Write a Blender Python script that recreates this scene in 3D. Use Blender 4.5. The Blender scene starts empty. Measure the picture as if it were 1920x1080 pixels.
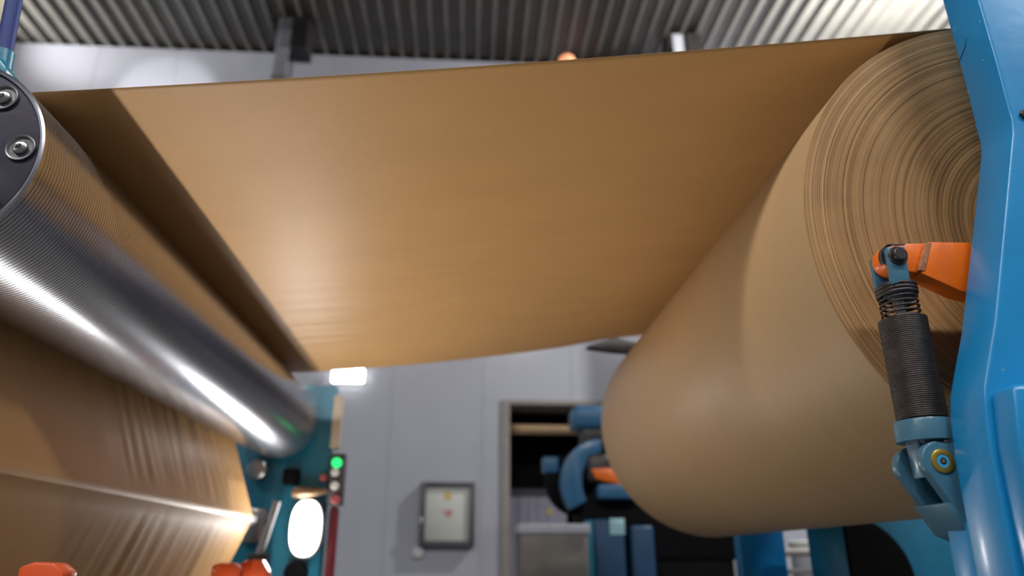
import bpy, bmesh, math, random
import numpy as np
from mathutils import Vector, Matrix, noise as mnoise

random.seed(7)
PI = math.pi
S = bpy.context.scene
COL = S.collection

# ------------------------------------------------------------------ camera
# low wide-angle view along the roll axes (+Y), camera 0.9 m above the floor, pitched up about 21 degrees
H = 0.9
FPX, VPX, VPY = 1350.0, 870.0, 1050.0
_a = np.array([VPX - 960, VPY - 540, FPX]); _a /= np.linalg.norm(_a)
_th = math.atan2(VPY - 540, FPX)
_up = np.array([0, -math.cos(_th), math.sin(_th)])
_r = np.cross(_up, _a); _r = _r / np.linalg.norm(_r) * (1 if _r[0] > 0 else -1)
CM = np.array([_r, _a, _up])


def R2(px, py):
    w = CM @ np.array([px - 960.0, py - 540.0, FPX])
    return w[0] / w[1], w[2] / w[1]


def P(px, py, y):
    X, Z = R2(px, py)
    return Vector((X * y, y, H + Z * y))


cam_d = bpy.data.cameras.new('camera')
cam = bpy.data.objects.new('camera', cam_d)
COL.objects.link(cam)
cx, cy, cz = Vector(CM[:, 0]), -Vector(CM[:, 1]), -Vector(CM[:, 2])
cam.matrix_world = Matrix(((cx.x, cy.x, cz.x, 0), (cx.y, cy.y, cz.y, 0), (cx.z, cy.z, cz.z, H), (0, 0, 0, 1)))
cam_d.sensor_width = 36.0
cam_d.lens = FPX / 1920 * 36
cam_d.clip_start = 0.02
cam_d.dof.use_dof = True
cam_d.dof.focus_distance = 1.5
cam_d.dof.aperture_fstop = 1.6
S.camera = cam

# ------------------------------------------------------------------ world, lights, exposure
W = bpy.data.worlds.new('hall_air'); S.world = W; W.use_nodes = True
W.node_tree.nodes['Background'].inputs[0].default_value = (0.9, 0.94, 1.0, 1)
W.node_tree.nodes['Background'].inputs[1].default_value = 0.12
S.view_settings.view_transform = 'Standard'
S.view_settings.look = 'None'
S.view_settings.exposure = 0.0
S.view_settings.gamma = 1.0
S.view_settings.use_curve_mapping = False
HIGHBAY_W = 520.0
HALL_W = 190.0
TUBE_W = 22.5
LAMP_W = 10.0
UPLIGHT_W = 130.0

# ------------------------------------------------------------------ materials


def new_mat(name):
    m = bpy.data.materials.new(name); m.use_nodes = True
    return m, m.node_tree.nodes, m.node_tree.links, m.node_tree.nodes['Principled BSDF']


def paint(name, col, rough=0.45, metal=0.0, var=0.12, scale=9.0, coat=0.0, bump=0.02, spots=None):
    m, N, L, b = new_mat(name)
    tc = N.new('ShaderNodeTexCoord')
    nz = N.new('ShaderNodeTexNoise'); nz.inputs['Scale'].default_value = scale; nz.inputs['Detail'].default_value = 5
    L.new(tc.outputs['Object'], nz.inputs['Vector'])
    cr = N.new('ShaderNodeValToRGB')
    lo = [c * (1 - var) for c in col]; hi = [min(1, c * (1 + var)) for c in col]
    cr.color_ramp.elements[0].color = (*lo, 1); cr.color_ramp.elements[0].position = 0.3
    cr.color_ramp.elements[1].color = (*hi, 1); cr.color_ramp.elements[1].position = 0.7
    L.new(nz.outputs['Fac'], cr.inputs['Fac'])
    out = cr.outputs['Color']
    if spots:
        scol, sscale, thr = spots
        n2 = N.new('ShaderNodeTexNoise'); n2.inputs['Scale'].default_value = sscale; n2.inputs['Detail'].default_value = 3
        L.new(tc.outputs['Object'], n2.inputs['Vector'])
        mr = N.new('ShaderNodeMapRange'); mr.inputs[1].default_value = thr; mr.inputs[2].default_value = thr + 0.03
        L.new(n2.outputs['Fac'], mr.inputs[0])
        mx = N.new('ShaderNodeMix'); mx.data_type = 'RGBA'
        L.new(mr.outputs[0], mx.inputs['Factor']); L.new(out, mx.inputs['A'])
        mx.inputs['B'].default_value = (*scol, 1); out = mx.outputs['Result']
    L.new(out, b.inputs['Base Color'])
    b.inputs['Roughness'].default_value = rough; b.inputs['Metallic'].default_value = metal
    b.inputs['Coat Weight'].default_value = coat; b.inputs['Coat Roughness'].default_value = 0.12
    if bump:
        bp = N.new('ShaderNodeBump'); bp.inputs['Strength'].default_value = bump * 5; bp.inputs['Distance'].default_value = 0.004
        n3 = N.new('ShaderNodeTexNoise'); n3.inputs['Scale'].default_value = scale * 6
        L.new(tc.outputs['Object'], n3.inputs['Vector']); L.new(n3.outputs['Fac'], bp.inputs['Height'])
        L.new(bp.outputs['Normal'], b.inputs['Normal'])
    return m


def emit(name, col, strength):
    m, N, L, b = new_mat(name)
    b.inputs['Base Color'].default_value = (*col, 1)
    b.inputs['Emission Color'].default_value = (*col, 1); b.inputs['Emission Strength'].default_value = strength
    return m


def kraft(name, streak=False, col=(0.47, 0.265, 0.108)):
    m, N, L, b = new_mat(name)
    tc = N.new('ShaderNodeTexCoord')
    n1 = N.new('ShaderNodeTexNoise'); n1.inputs['Scale'].default_value = 420; n1.inputs['Detail'].default_value = 4
    n2 = N.new('ShaderNodeTexNoise'); n2.inputs['Scale'].default_value = 3.2; n2.inputs['Detail'].default_value = 6
    mp = N.new('ShaderNodeMapping'); mp.inputs['Scale'].default_value = (1.0, 2.0, 1.0)
    L.new(tc.outputs['Object'], n1.inputs['Vector']); L.new(tc.outputs['Object'], mp.inputs['Vector']); L.new(mp.outputs['Vector'], n2.inputs['Vector'])
    ad = N.new('ShaderNodeMath'); ad.operation = 'MULTIPLY_ADD'; ad.inputs[1].default_value = 0.75
    L.new(n1.outputs['Fac'], ad.inputs[0])
    hf = N.new('ShaderNodeMath'); hf.operation = 'MULTIPLY'; hf.inputs[1].default_value = 0.25
    L.new(n2.outputs['Fac'], hf.inputs[0]); L.new(hf.outputs[0], ad.inputs[2])
    cr = N.new('ShaderNodeValToRGB')
    cr.color_ramp.elements[0].position = 0.3; cr.color_ramp.elements[0].color = (*[c * .86 for c in col], 1)
    cr.color_ramp.elements[1].position = 0.7; cr.color_ramp.elements[1].color = (*[c * 1.12 for c in col], 1)
    L.new(ad.outputs[0], cr.inputs['Fac']); L.new(cr.outputs['Color'], b.inputs['Base Color'])
    b.inputs['Roughness'].default_value = 0.48
    b.inputs['Specular IOR Level'].default_value = 0.45
    bp = N.new('ShaderNodeBump'); bp.inputs['Strength'].default_value = 0.12; bp.inputs['Distance'].default_value = 0.002
    L.new(ad.outputs[0], bp.inputs['Height']); L.new(bp.outputs['Normal'], b.inputs['Normal'])
    return m


def end_grain(name):
    """side of the wound roll: fine concentric paper layers"""
    m, N, L, b = new_mat(name)
    tc = N.new('ShaderNodeTexCoord'); sep = N.new('ShaderNodeSeparateXYZ'); L.new(tc.outputs['Object'], sep.inputs[0])
    cmb = N.new('ShaderNodeCombineXYZ'); L.new(sep.outputs['X'], cmb.inputs['X']); L.new(sep.outputs['Z'], cmb.inputs['Y'])
    ln = N.new('ShaderNodeVectorMath'); ln.operation = 'LENGTH'; L.new(cmb.outputs[0], ln.inputs[0])

    def ring(scale, detail, rough=0.6):
        n = N.new('ShaderNodeTexNoise'); n.noise_dimensions = '1D'; n.inputs['Scale'].default_value = scale
        n.inputs['Detail'].default_value = detail; n.inputs['Roughness'].default_value = rough
        L.new(ln.outputs['Value'], n.inputs['W']); return n.outputs['Fac']
    r1, r2 = ring(520, 3, .8), ring(150, 3, .65)
    ad = N.new('ShaderNodeMath'); ad.operation = 'ADD'; L.new(r1, ad.inputs[0]); L.new(r2, ad.inputs[1])
    # slight scuffing so that the lines fade in and out around the turn
    n3 = N.new('ShaderNodeTexNoise'); n3.inputs['Scale'].default_value = 9; n3.inputs['Detail'].default_value = 5; L.new(tc.outputs['Object'], n3.inputs['Vector'])
    a2 = N.new('ShaderNodeMath'); a2.operation = 'MULTIPLY_ADD'; a2.inputs[1].default_value = 0.35; L.new(n3.outputs['Fac'], a2.inputs[0]); L.new(ad.outputs[0], a2.inputs[2])
    cr = N.new('ShaderNodeValToRGB')
    e = cr.color_ramp.elements
    e[0].position = 0.40; e[0].color = (0.095, 0.044, 0.014, 1)
    e[1].position = 0.80; e[1].color = (0.58, 0.345, 0.145, 1)
    x = e.new(0.56); x.color = (0.37, 0.203, 0.078, 1)
    dv = N.new('ShaderNodeMath'); dv.operation = 'MULTIPLY'; dv.inputs[1].default_value = 0.5; L.new(a2.outputs[0], dv.inputs[0])
    L.new(dv.outputs[0], cr.inputs['Fac']); L.new(cr.outputs['Color'], b.inputs['Base Color'])
    b.inputs['Roughness'].default_value = 0.7
    bp = N.new('ShaderNodeBump'); bp.inputs['Strength'].default_value = 0.25; bp.inputs['Distance'].default_value = 0.001
    L.new(ad.outputs[0], bp.inputs['Height']); L.new(bp.outputs['Normal'], b.inputs['Normal'])
    return m


def worn(name, col, wear, thr=0.62, rough=0.4, scale=14):
    return paint(name, col, rough=rough, var=0.10, scale=scale, coat=0.15, spots=(wear, 26, thr))


M = {}
M['kraft'] = kraft('kraft_paper', col=(0.455, 0.300, 0.155))  # same paper as the web, greyed: cool hall sheen put into the colour
M['kraft_web'] = kraft('kraft_paper_bounce_tint', col=(0.50, 0.278, 0.104))  # web tinted warmer than the roll, warm bounce light is in the colour
M['grain'] = end_grain('wound_paper_layers')
M['chrome'] = paint('polished_steel', (0.55, 0.56, 0.615), rough=0.25, metal=1.0, var=0.03, scale=30, bump=0.0)
M['groove'] = paint('dark_groove_steel', (0.10, 0.085, 0.075), rough=0.5, metal=0.7, var=0.2, bump=0)  # grooves coloured darker than the polished shell
M['cap'] = paint('dark_end_plate', (0.075, 0.07, 0.095), rough=0.30, metal=0.85, var=0.2, scale=7, bump=0.01)
M['steel'] = paint('bolt_steel', (0.45, 0.45, 0.46), rough=0.3, metal=1.0, var=0.15, bump=0.02)
M['ring'] = paint('dull_recess_steel', (0.20, 0.195, 0.21), rough=0.38, metal=0.9, var=0.15, bump=0.02)
M['dark_steel'] = paint('dark_steel', (0.055, 0.05, 0.05), rough=0.42, metal=0.6, var=0.3, bump=0.03)
M['spring'] = paint('black_spring_steel', (0.060, 0.050, 0.048), rough=0.36, metal=0.55, var=0.3, scale=40, bump=0.02)
M['blue'] = worn('bright_blue_enamel', (0.008, 0.235, 0.540), (0.10, 0.30, 0.48), thr=0.74, rough=0.32, scale=5)
M['teal'] = worn('teal_blue_enamel', (0.010, 0.170, 0.270), (0.06, 0.22, 0.3), thr=0.72, rough=0.36)
M['cyanblue'] = worn('cyan_blue_enamel', (0.006, 0.20, 0.36), (0.05, 0.22, 0.33), thr=.74, rough=.4)
M['navy'] = paint('deep_blue_enamel', (0.003, 0.022, 0.17), rough=0.6)
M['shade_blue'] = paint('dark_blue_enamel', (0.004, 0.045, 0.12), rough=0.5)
M['greyblue'] = worn('grey_blue_enamel', (0.055, 0.165, 0.25), (0.05, 0.06, 0.07), thr=0.70, rough=0.35)
M['midblue'] = paint('mid_blue_enamel', (0.03, 0.13, 0.26), rough=0.4, coat=0.1)
M['orange'] = worn('orange_enamel', (0.86, 0.165, 0.008), (0.25, 0.07, 0.02), thr=0.72, rough=0.38)
M['orange_worn'] = paint('chipped_edge_orange', (0.42, 0.17, 0.08), rough=0.5, var=0.45, scale=70)
M['dark_chip'] = paint('bare_chipped_steel', (0.06, 0.05, 0.055), rough=0.5, metal=0.4, var=0.3)
M['gold'] = paint('brass_bush', (0.55, 0.34, 0.05), rough=0.35, metal=0.7)
M['skyblue'] = paint('light_blue_pin', (0.06, 0.36, 0.62), rough=0.35)
M['black'] = paint('black_plastic', (0.004, 0.004, 0.005), rough=0.5, var=0.2, bump=0.01)
M['wall'] = paint('pale_grey_cladding', (0.45, 0.462, 0.535), rough=0.34, var=0.03, scale=2, coat=0.25, bump=0.004)
M['wall_dark'] = paint('unlit_black', (0.012, 0.011, 0.012), rough=0.8)  # near black put into the colour so side room and roof cavities look unlit
M['curtain'] = paint('lilac_strip_sheet', (0.55, 0.54, 0.68), rough=0.5, var=0.05)
M['roof'] = paint('galvanised_roof_sheet', (0.125, 0.121, 0.108), rough=0.58, var=0.08, scale=3, bump=0.005)
M['floor'] = paint('concrete_floor', (0.10, 0.098, 0.096), rough=0.5, var=0.12, scale=1.3)
M['col'] = paint('grey_column_paint', (0.36, 0.37, 0.42), rough=0.5, var=0.05)
M['jamb'] = paint('taupe_frame_paint', (0.30, 0.27, 0.25), rough=0.5, var=0.06)
M['concrete'] = paint('grey_crate_plastic', (0.17, 0.155, 0.14), rough=0.65, var=0.18, scale=6)
M['cream'] = paint('cream_cabinet_paint', (0.62, 0.64, 0.60), rough=0.45, var=0.03)
M['frame_dk'] = paint('dark_grey_frame', (0.085, 0.08, 0.095), rough=0.5)
M['yellow'] = paint('yellow_print', (0.70, 0.52, 0.06), rough=0.5, var=0.04, bump=0)
M['redprint'] = paint('red_print', (0.60, 0.16, 0.12), rough=0.5, var=0.05, bump=0)
M['maroon'] = paint('dark_red_conduit', (0.14, 0.012, 0.02), rough=0.45)
M['tan'] = paint('tan_conduit', (0.52, 0.43, 0.33), rough=0.5)
M['white'] = paint('white_plastic', (0.72, 0.72, 0.72), rough=0.4, var=0.04)
M['pink'] = paint('faded_red_button', (0.45, 0.10, 0.10), rough=0.4)
M['bronze'] = paint('bronze_fitting', (0.36, 0.24, 0.14), rough=0.35, metal=0.6)
M['red_lever'] = worn('red_orange_enamel', (0.62, 0.085, 0.018), (0.7, 0.4, 0.28), thr=0.66, rough=0.4)
M['core'] = paint('brown_cardboard_core', (0.42, 0.27, 0.14), rough=0.7)
M['green_on'] = emit('green_indicator_light', (0.02, 0.75, 0.18), 1.2)
M['lamp_on'] = emit('white_lamp_glass', (1.0, 0.99, 0.96), 9.0)
M['bay_on'] = emit('high_bay_glass', (1.0, 0.98, 0.95), 14.0)
M['amber_on'] = emit('orange_beacon_glass', (1.0, 0.38, 0.20), 0.95)
M['label_lt'] = paint('pale_cyan_label', (0.35, 0.60, 0.66), rough=0.4)
M['pale_rail'] = paint('cream_rail_paint', (0.62, 0.60, 0.40), rough=0.5)

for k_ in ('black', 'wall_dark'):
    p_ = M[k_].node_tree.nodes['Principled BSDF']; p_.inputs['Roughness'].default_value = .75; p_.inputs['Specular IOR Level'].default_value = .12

# ------------------------------------------------------------------ mesh helpers


class MB:
    def __init__(s):
        s.v = []; s.f = []; s.m = []

    def add(s, vs, fs, mi=0):
        o = len(s.v); s.v += [tuple(v) for v in vs]; s.f += [tuple(i + o for i in f) for f in fs]; s.m += [mi] * len(fs)
        return s

    def box(s, x0, x1, y0, y1, z0, z1, mi=0):
        vs = [(x, y, z) for x in (x0, x1) for y in (y0, y1) for z in (z0, z1)]
        fs = [(0, 1, 3, 2), (4, 6, 7, 5), (0, 4, 5, 1), (2, 3, 7, 6), (0, 2, 6, 4), (1, 5, 7, 3)]
        return s.add(vs, fs, mi)

    def prism(s, pts, y0, y1, mi=0):
        """outline in the XZ plane given counter-clockwise seen from -Y, extruded along Y"""
        n = len(pts)
        area = sum(pts[i][0] * pts[(i + 1) % n][1] - pts[(i + 1) % n][0] * pts[i][1] for i in range(n))
        if area < 0: pts = pts[::-1]
        vs = [(p[0], y0, p[1]) for p in pts] + [(p[0], y1, p[1]) for p in pts]
        fs = [tuple(range(n)), tuple(range(2 * n - 1, n - 1, -1))]
        fs += [(i, i + n, (i + 1) % n + n, (i + 1) % n) for i in range(n)]
        return s.add(vs, fs, mi)

    def lathe(s, prof, axis='y', c=(0, 0, 0), seg=48, mi=0, cap=True, mis=None):
        """prof: list of (t along axis, radius)"""
        vs, fs, ms = [], [], []
        for t, r in prof:
            for k in range(seg):
                a = 2 * PI * k / seg; u, w = r * math.cos(a), r * math.sin(a)
                if axis == 'y': vs.append((c[0] + u, c[1] + t, c[2] + w))
                elif axis == 'z': vs.append((c[0] + u, c[1] - w, c[2] + t))
                else: vs.append((c[0] + t, c[1] + u, c[2] - w))
        o = len(s.v); s.v += vs
        for i in range(len(prof) - 1):
            for k in range(seg):
                k2 = (k + 1) % seg
                s.f.append((o + i * seg + k, o + (i + 1) * seg + k, o + (i + 1) * seg + k2, o + i * seg + k2)); s.m.append(mis[i] if mis else mi)
        if cap:
            s.f.append(tuple(o + k for k in range(seg))); s.m.append(mi)
            s.f.append(tuple(o + (len(prof) - 1) * seg + k for k in range(seg - 1, -1, -1))); s.m.append(mi)
        return s

    def tube(s, path, r, seg=10, mi=0, cap=True):
        pts = [Vector(p) for p in path]; n = len(pts); o = len(s.v); ref = None
        for i, p in enumerate(pts):
            t = (pts[min(i + 1, n - 1)] - pts[max(i - 1, 0)]).normalized()
            if ref is None: ref = t.orthogonal().normalized()
            ref = (ref - t * ref.dot(t)).normalized(); b = t.cross(ref)
            rr = r[i] if isinstance(r, (list, tuple)) else r
            for k in range(seg):
                a = 2 * PI * k / seg; s.v.append(tuple(p + ref * (rr * math.cos(a)) + b * (rr * math.sin(a))))
        for i in range(n - 1):
            for k in range(seg):
                k2 = (k + 1) % seg
                s.f.append((o + i * seg + k, o + i * seg + k2, o + (i + 1) * seg + k2, o + (i + 1) * seg + k)); s.m.append(mi)
        if cap:
            s.f.append(tuple(o + k for k in range(seg - 1, -1, -1))); s.m.append(mi)
            s.f.append(tuple(o + (n - 1) * seg + k for k in range(seg))); s.m.append(mi)
        return s

    def build(s, name, mats, parent=None, bevel=0.0, seg=2, smooth=True, ang=35, loc=None):
        me = bpy.data.meshes.new(name)
        off = Vector(loc) if loc else Vector((0, 0, 0))
        me.from_pydata([tuple(Vector(v) - off) for v in s.v], [], s.f)
        for m in (mats if isinstance(mats, (list, tuple)) else [mats]): me.materials.append(M[m])
        me.polygons.foreach_set('material_index', s.m)
        bm = bmesh.new(); bm.from_mesh(me); bmesh.ops.recalc_face_normals(bm, faces=bm.faces)
        if bevel:
            es = [e for e in bm.edges if len(e.link_faces) == 2 and e.calc_face_angle(0) > math.radians(25)]
            bmesh.ops.bevel(bm, geom=es, offset=bevel, segments=seg, affect='EDGES', profile=0.5, clamp_overlap=True)
        bm.to_mesh(me); bm.free()
        if smooth:
            me.polygons.foreach_set('use_smooth', [True] * len(me.polygons)); me.set_sharp_from_angle(angle=math.radians(ang))
        o = bpy.data.objects.new(name, me); COL.objects.link(o)
        if parent is not None:
            o.parent = parent; o.location = off - world_loc(parent)
        else:
            o.location = off
        return o


def world_loc(o):
    v = Vector((0, 0, 0))
    while o is not None:
        v += o.location; o = o.parent
    return v


def tag(o, label, cat, group=None):
    o['label'] = label; o['category'] = cat
    if group: o['group'] = group
    return o


def thing(name, loc, label, cat, group=None):
    o = bpy.data.objects.new(name, None); COL.objects.link(o); o.location = loc; o.empty_display_size = 0.1
    return tag(o, label, cat, group)


def struct(o, label=None):
    o['kind'] = 'structure'
    if label: o['label'] = label
    return o


def empty_struct(name, loc, label):
    o = bpy.data.objects.new(name, None); COL.objects.link(o); o.location = loc
    return struct(o, label)


def light(name, kind, loc, energy, color=(1, 1, 1), parent=None, aim=None, **kw):
    d = bpy.data.lights.new(name, kind); d.energy = energy; d.color = color
    for k, v in kw.items(): setattr(d, k, v)
    o = bpy.data.objects.new(name, d); COL.objects.link(o)
    o.location = Vector(loc) - (world_loc(parent) if parent else Vector((0, 0, 0)))
    if parent: o.parent = parent
    if aim is not None:
        o.rotation_euler = (Vector(aim) - Vector(loc)).to_track_quat('-Z', 'Y').to_euler()
    return o


def share(src, parent, loc=None, rot=None):
    c = src.copy(); COL.objects.link(c); c.parent = parent
    if loc is not None: c.location = loc
    if rot is not None: c.rotation_euler = rot
    return c


# ------------------------------------------------------------------ hall shell
YW = 8.4                      # back wall face
ZC = H + 0.785 * YW           # underside of the roof sheets
XS = 8.6                      # side walls
YB = -5.0                     # open end of the hall, behind the camera

fl = MB().box(-XS, XS, YB, YW + 4, -0.2, 0).build('floor', 'floor', smooth=False)
struct(fl, 'grey concrete hall floor')

# back wall of tall sandwich panels, with an opening into a dark side room
OX0, OX1, OZ = R2(940, 760)[0] * YW, 3.30, H + R2(1000, 750)[1] * YW
wb = empty_struct('wall_back', (0, YW, 0), 'pale grey back wall of tall cladding panels')
PW = 1.06
seam0 = R2(905, 720)[0] * YW
xs = sorted(set([-XS, XS] + [round(seam0 + k * PW, 3) for k in range(-12, 12) if abs(seam0 + k * PW) < XS - 0.05]))
for a, b_ in zip(xs[:-1], xs[1:]):
    x0, x1 = a + 0.0015, b_ - 0.0015
    if x1 > OX0 and x0 < OX1:
        if x0 < OX0 - 0.02: MB().box(x0, OX0, YW, YW + 0.12, 0, OZ).build('wall_panel', 'wall', wb, bevel=0.002, seg=1)
        if x1 > OX1 + 0.02: MB().box(OX1, x1, YW, YW + 0.12, 0, OZ).build('wall_panel', 'wall', wb, bevel=0.002, seg=1)
        MB().box(x0, x1, YW, YW + 0.12, OZ, ZC).build('wall_panel', 'wall', wb, bevel=0.002, seg=1)
    else:
        MB().box(x0, x1, YW, YW + 0.12, 0, ZC).build('wall_panel', 'wall', wb, bevel=0.002, seg=1)
bk = MB(); bk.box(-XS, OX0, YW + .12, YW + .15, 0, ZC); bk.box(OX1, XS, YW + .12, YW + .15, 0, ZC); bk.box(OX0, OX1, YW + .12, YW + .15, OZ, ZC)
bk.build('backing', 'jamb', wb, smooth=False)
for sx, nm in ((-1, 'wall_left'), (1, 'wall_right')):
    x0, x1 = (-XS - .15, -XS) if sx < 0 else (XS, XS + .15)
    struct(MB().box(x0, x1, YB, YW + .15, 0, ZC + .1).build(nm, 'wall', smooth=False), 'plain pale grey side wall of the hall')

# trapezoidal roof sheets, ribs running along the machine
ceil = empty_struct('ceiling', (0, 0, ZC), 'ribbed metal roof sheeting of the hall')
PIT, DEP = 0.21, 0.06
nper = 5
prof = []
for k in range(nper):
    x = k * PIT
    prof += [(x, 0), (x + 0.035, 0), (x + 0.052, DEP), (x + 0.193, DEP)]
prof += [(nper * PIT, 0), (nper * PIT + 0.03, 0)]
sm = MB(); n = len(prof); ya, yb = YB, YW + 0.5
vs = [(p[0], ya, p[1] + 0.002) for p in prof] + [(p[0], yb, p[1] + 0.002) for p in prof]
sm.add(vs, [(i, i + 1, i + 1 + n, i + n) for i in range(n - 1)])
first = sm.build('roof_sheet', 'roof', ceil, smooth=False)
so = first.modifiers.new('gauge', 'SOLIDIFY'); so.thickness = 0.003; so.offset = 1
nsh = int(2 * XS / (nper * PIT)) + 1
for k in range(nsh):
    loc = (-XS + k * nper * PIT, ya - ya, 0.0015 * (k % 2))
    if k == 0: first.location = loc
    else: share(first, ceil, loc)
MB().box(-XS, XS, YB, YW + .55, ZC + .12, ZC + .2).build('roof_deck', 'wall_dark', ceil, smooth=False)
MB().box(-XS, XS, YW + .5, YW + .55, ZC - .3, ZC + .12).build('eaves_blackout', 'wall_dark', ceil, smooth=False)  # dark board added so the rib cavities look shaded

# steel columns standing in front of the back wall
for i, (px, lab) in enumerate(((527, 'grey steel column with a dark head bracket against the left wall panels'),
                               (1277, 'grey steel column whose top shows above the web near the big roll'))):
    x = R2(px, 110)[0] * 7.65
    c = thing('steel_column', (x, 7.75, 0), lab, 'column', 'steel columns along the back wall')
    MB().box(x - .085, x + .085, 7.65, 7.665, 0, ZC - .02).build('front_flange', 'col', c, bevel=.003, seg=1)
    MB().box(x - .006, x + .006, 7.665, 7.935, 0, ZC - .02).build('web_plate', 'col', c, smooth=False)
    MB().box(x - .085, x + .085, 7.935, 7.95, 0, ZC - .02).build('rear_flange', 'col', c, smooth=False)
    hb = MB(); hb.box(x + .09, x + .30, 7.62, 7.95, ZC - .50, ZC - .02); hb.box(x - .16, x - .09, 7.62, 7.95, ZC - .25, ZC - .02)
    hb.build('head_bracket', 'dark_steel', c, bevel=.006, seg=1)
    MB().box(x - .095, x + .095, 7.635, 7.65, ZC - .98, ZC - .92).build('splice_plate', 'jamb', c, bevel=.003, seg=1)

# opening into the side room
d1 = empty_struct('door_1', (OX0, YW, 0), 'dark opening into a side room')
MB().box(OX0, OX0 + .10, YW - .02, YW + .5, 0, OZ - .0).build('jamb', 'jamb', d1, bevel=.006, seg=1)
MB().box(OX1 - .10, OX1, YW - .02, YW + .5, 0, OZ).build('jamb', 'jamb', d1, bevel=.006, seg=1)
MB().box(OX0 + .10, OX1 - .10, YW - .02, YW + .5, OZ - .06, OZ).build('lintel', 'jamb', d1, bevel=.006, seg=1)
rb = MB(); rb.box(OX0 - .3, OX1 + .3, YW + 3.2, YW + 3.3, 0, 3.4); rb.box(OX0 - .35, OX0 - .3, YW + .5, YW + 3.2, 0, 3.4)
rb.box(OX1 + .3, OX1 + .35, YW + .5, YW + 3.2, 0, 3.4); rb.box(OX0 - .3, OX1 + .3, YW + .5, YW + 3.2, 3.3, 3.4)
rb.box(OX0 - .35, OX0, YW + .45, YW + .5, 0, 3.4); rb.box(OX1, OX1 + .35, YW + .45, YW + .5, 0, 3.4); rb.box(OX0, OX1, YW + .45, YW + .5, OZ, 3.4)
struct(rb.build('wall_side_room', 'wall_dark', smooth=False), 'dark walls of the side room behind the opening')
# cross beam inside the opening
zb = H + R2(1010, 806)[1] * (YW + .35)
cb = MB().box(OX0 + .10, OX1 - .10, YW + .30, YW + .40, zb - .06, zb + .06).build('cross_beam', 'bronze', None, bevel=.012)
tag(cb, 'brown horizontal beam crossing the dark opening in the back wall', 'beam')
# lilac strip curtain at the foot of the opening
yc = YW + 1.0
cz1 = H + R2(980, 932)[1] * yc; cz0 = 0.0
cx0, cx1 = R2(950, 950)[0] * yc, R2(1062, 950)[0] * yc
cu = thing('strip_curtain', ((cx0 + cx1) / 2, yc, 0), 'lilac ribbed sheet standing low inside the dark opening', 'curtain')
nst = 6; wst = (cx1 - cx0) / nst
cu0 = None
for k in range(nst):
    m_ = MB().lathe([(0, 0.5), (cz1, 0.5)], 'z', seg=18)
    m_.v = [(v[0] * wst * 1.05 + cx0 + (k + .5) * wst, v[1] * .05 + yc, v[2]) for v in m_.v]
    m_.build('strip', 'curtain', cu, ang=60)
MB().box(cx0, cx1, yc - .01, yc + .01, cz1, cz1 + .10).build('top_rail', 'frame_dk', cu)
MB().box(cx0, cx1, yc + .035, yc + .05, cz1 + .1, cz1 + 0.55).build('upper_sheet', 'black', cu)

# ------------------------------------------------------------------ high-bay lamps
for x, y, z, pw, lab in ((0, 6.2, 0, 2.7, 'white glowing high-bay lamp under the roof beside the blue arm'),
                         (-7.0, 7.2, ZC - 1.5, .2, 'assumed high-bay lamp, out of view under the roof in the far left corner')):  # left lamp is out of view, assumed from the glow on the roof
    if x == 0:
        p_ = P(1708, -26, y); x, z = p_.x, p_.z
    t = thing('high_bay_lamp', (x, y, z), lab, 'lamp', 'high-bay lamps under the roof')
    MB().lathe([(0.02, .20), (0.02, .215), (0.08, .20), (0.20, .10), (0.22, .05)], 'z', (x, y, z), 40).build('reflector', 'white', t)
    MB().lathe([(-.045, .06), (-.035, .13), (-.01, .185), (0.02, .195)], 'z', (x, y, z), 40).build('diffuser', 'bay_on', t)
    MB().tube([(x, y, z + .22), (x, y, ZC + .01)], .012).build('hanger_rod', 'dark_steel', t)
    if x < 0:
        light('upward_light', 'SPOT', (x, y, z + .24), 1150, (1, .97, .93), t, aim=(-5.4, 7.3, ZC), spot_size=math.radians(85), spot_blend=.6, shadow_soft_size=.1)  # extra spot added to brighten the roof sheets at left
    light('lamp_light', 'POINT', (x, y, z - .12), HIGHBAY_W * pw, (1, .97, .93), t, shadow_soft_size=.12)
for x, lab in ((-5.1, 'leftmost of the four assumed linear lamps under the roof behind the camera'), (-1.9, 'second from left of the assumed linear lamps under the roof behind the camera'),
               (1.3, 'third from left of the assumed linear lamps under the roof behind the camera'), (4.5, 'rightmost of the four assumed linear lamps under the roof behind the camera')):
    y, z = -2.4, ZC - .9
    t = thing('assumed_linear_lamp', (x, y, z), lab, 'lamp', 'assumed linear lamps under the roof behind the camera')  # unseen lamps assumed behind the camera to light the roll end and arm
    MB().box(x - .75, x + .75, y - .2, y + .2, z, z + .10).build('housing', 'white', t, bevel=.01)
    MB().box(x - .72, x + .72, y - .17, y + .17, z - .02, z + .002).build('diffuser', 'lamp_on', t, bevel=.006)
    for dx in (-.5, .5): MB().tube([(x + dx, y, z + .1), (x + dx, y, ZC + .01)], .006).build('hanger_rod', 'dark_steel', t)
    light('lamp_light', 'AREA', (x, y, z - .03), HALL_W, (1, .97, .93), t, shape='RECTANGLE', size=1.44, size_y=.34)

# ------------------------------------------------------------------ paper path (cross-section in XZ)
D = 1.40
RC = Vector((0.942 * D, H + 0.494 * D)); RR = 0.4134 * D           # big paper roll
MC = Vector((-0.755 * D, H + 0.531 * D)); MR = 0.153 * D            # steel grooved roll
IC = Vector((-1.138, H + 0.205)); IR = 0.048                        # lower idler
YN, YF = D, 2.82 * D                                                # near and far edges of the paper


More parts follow.
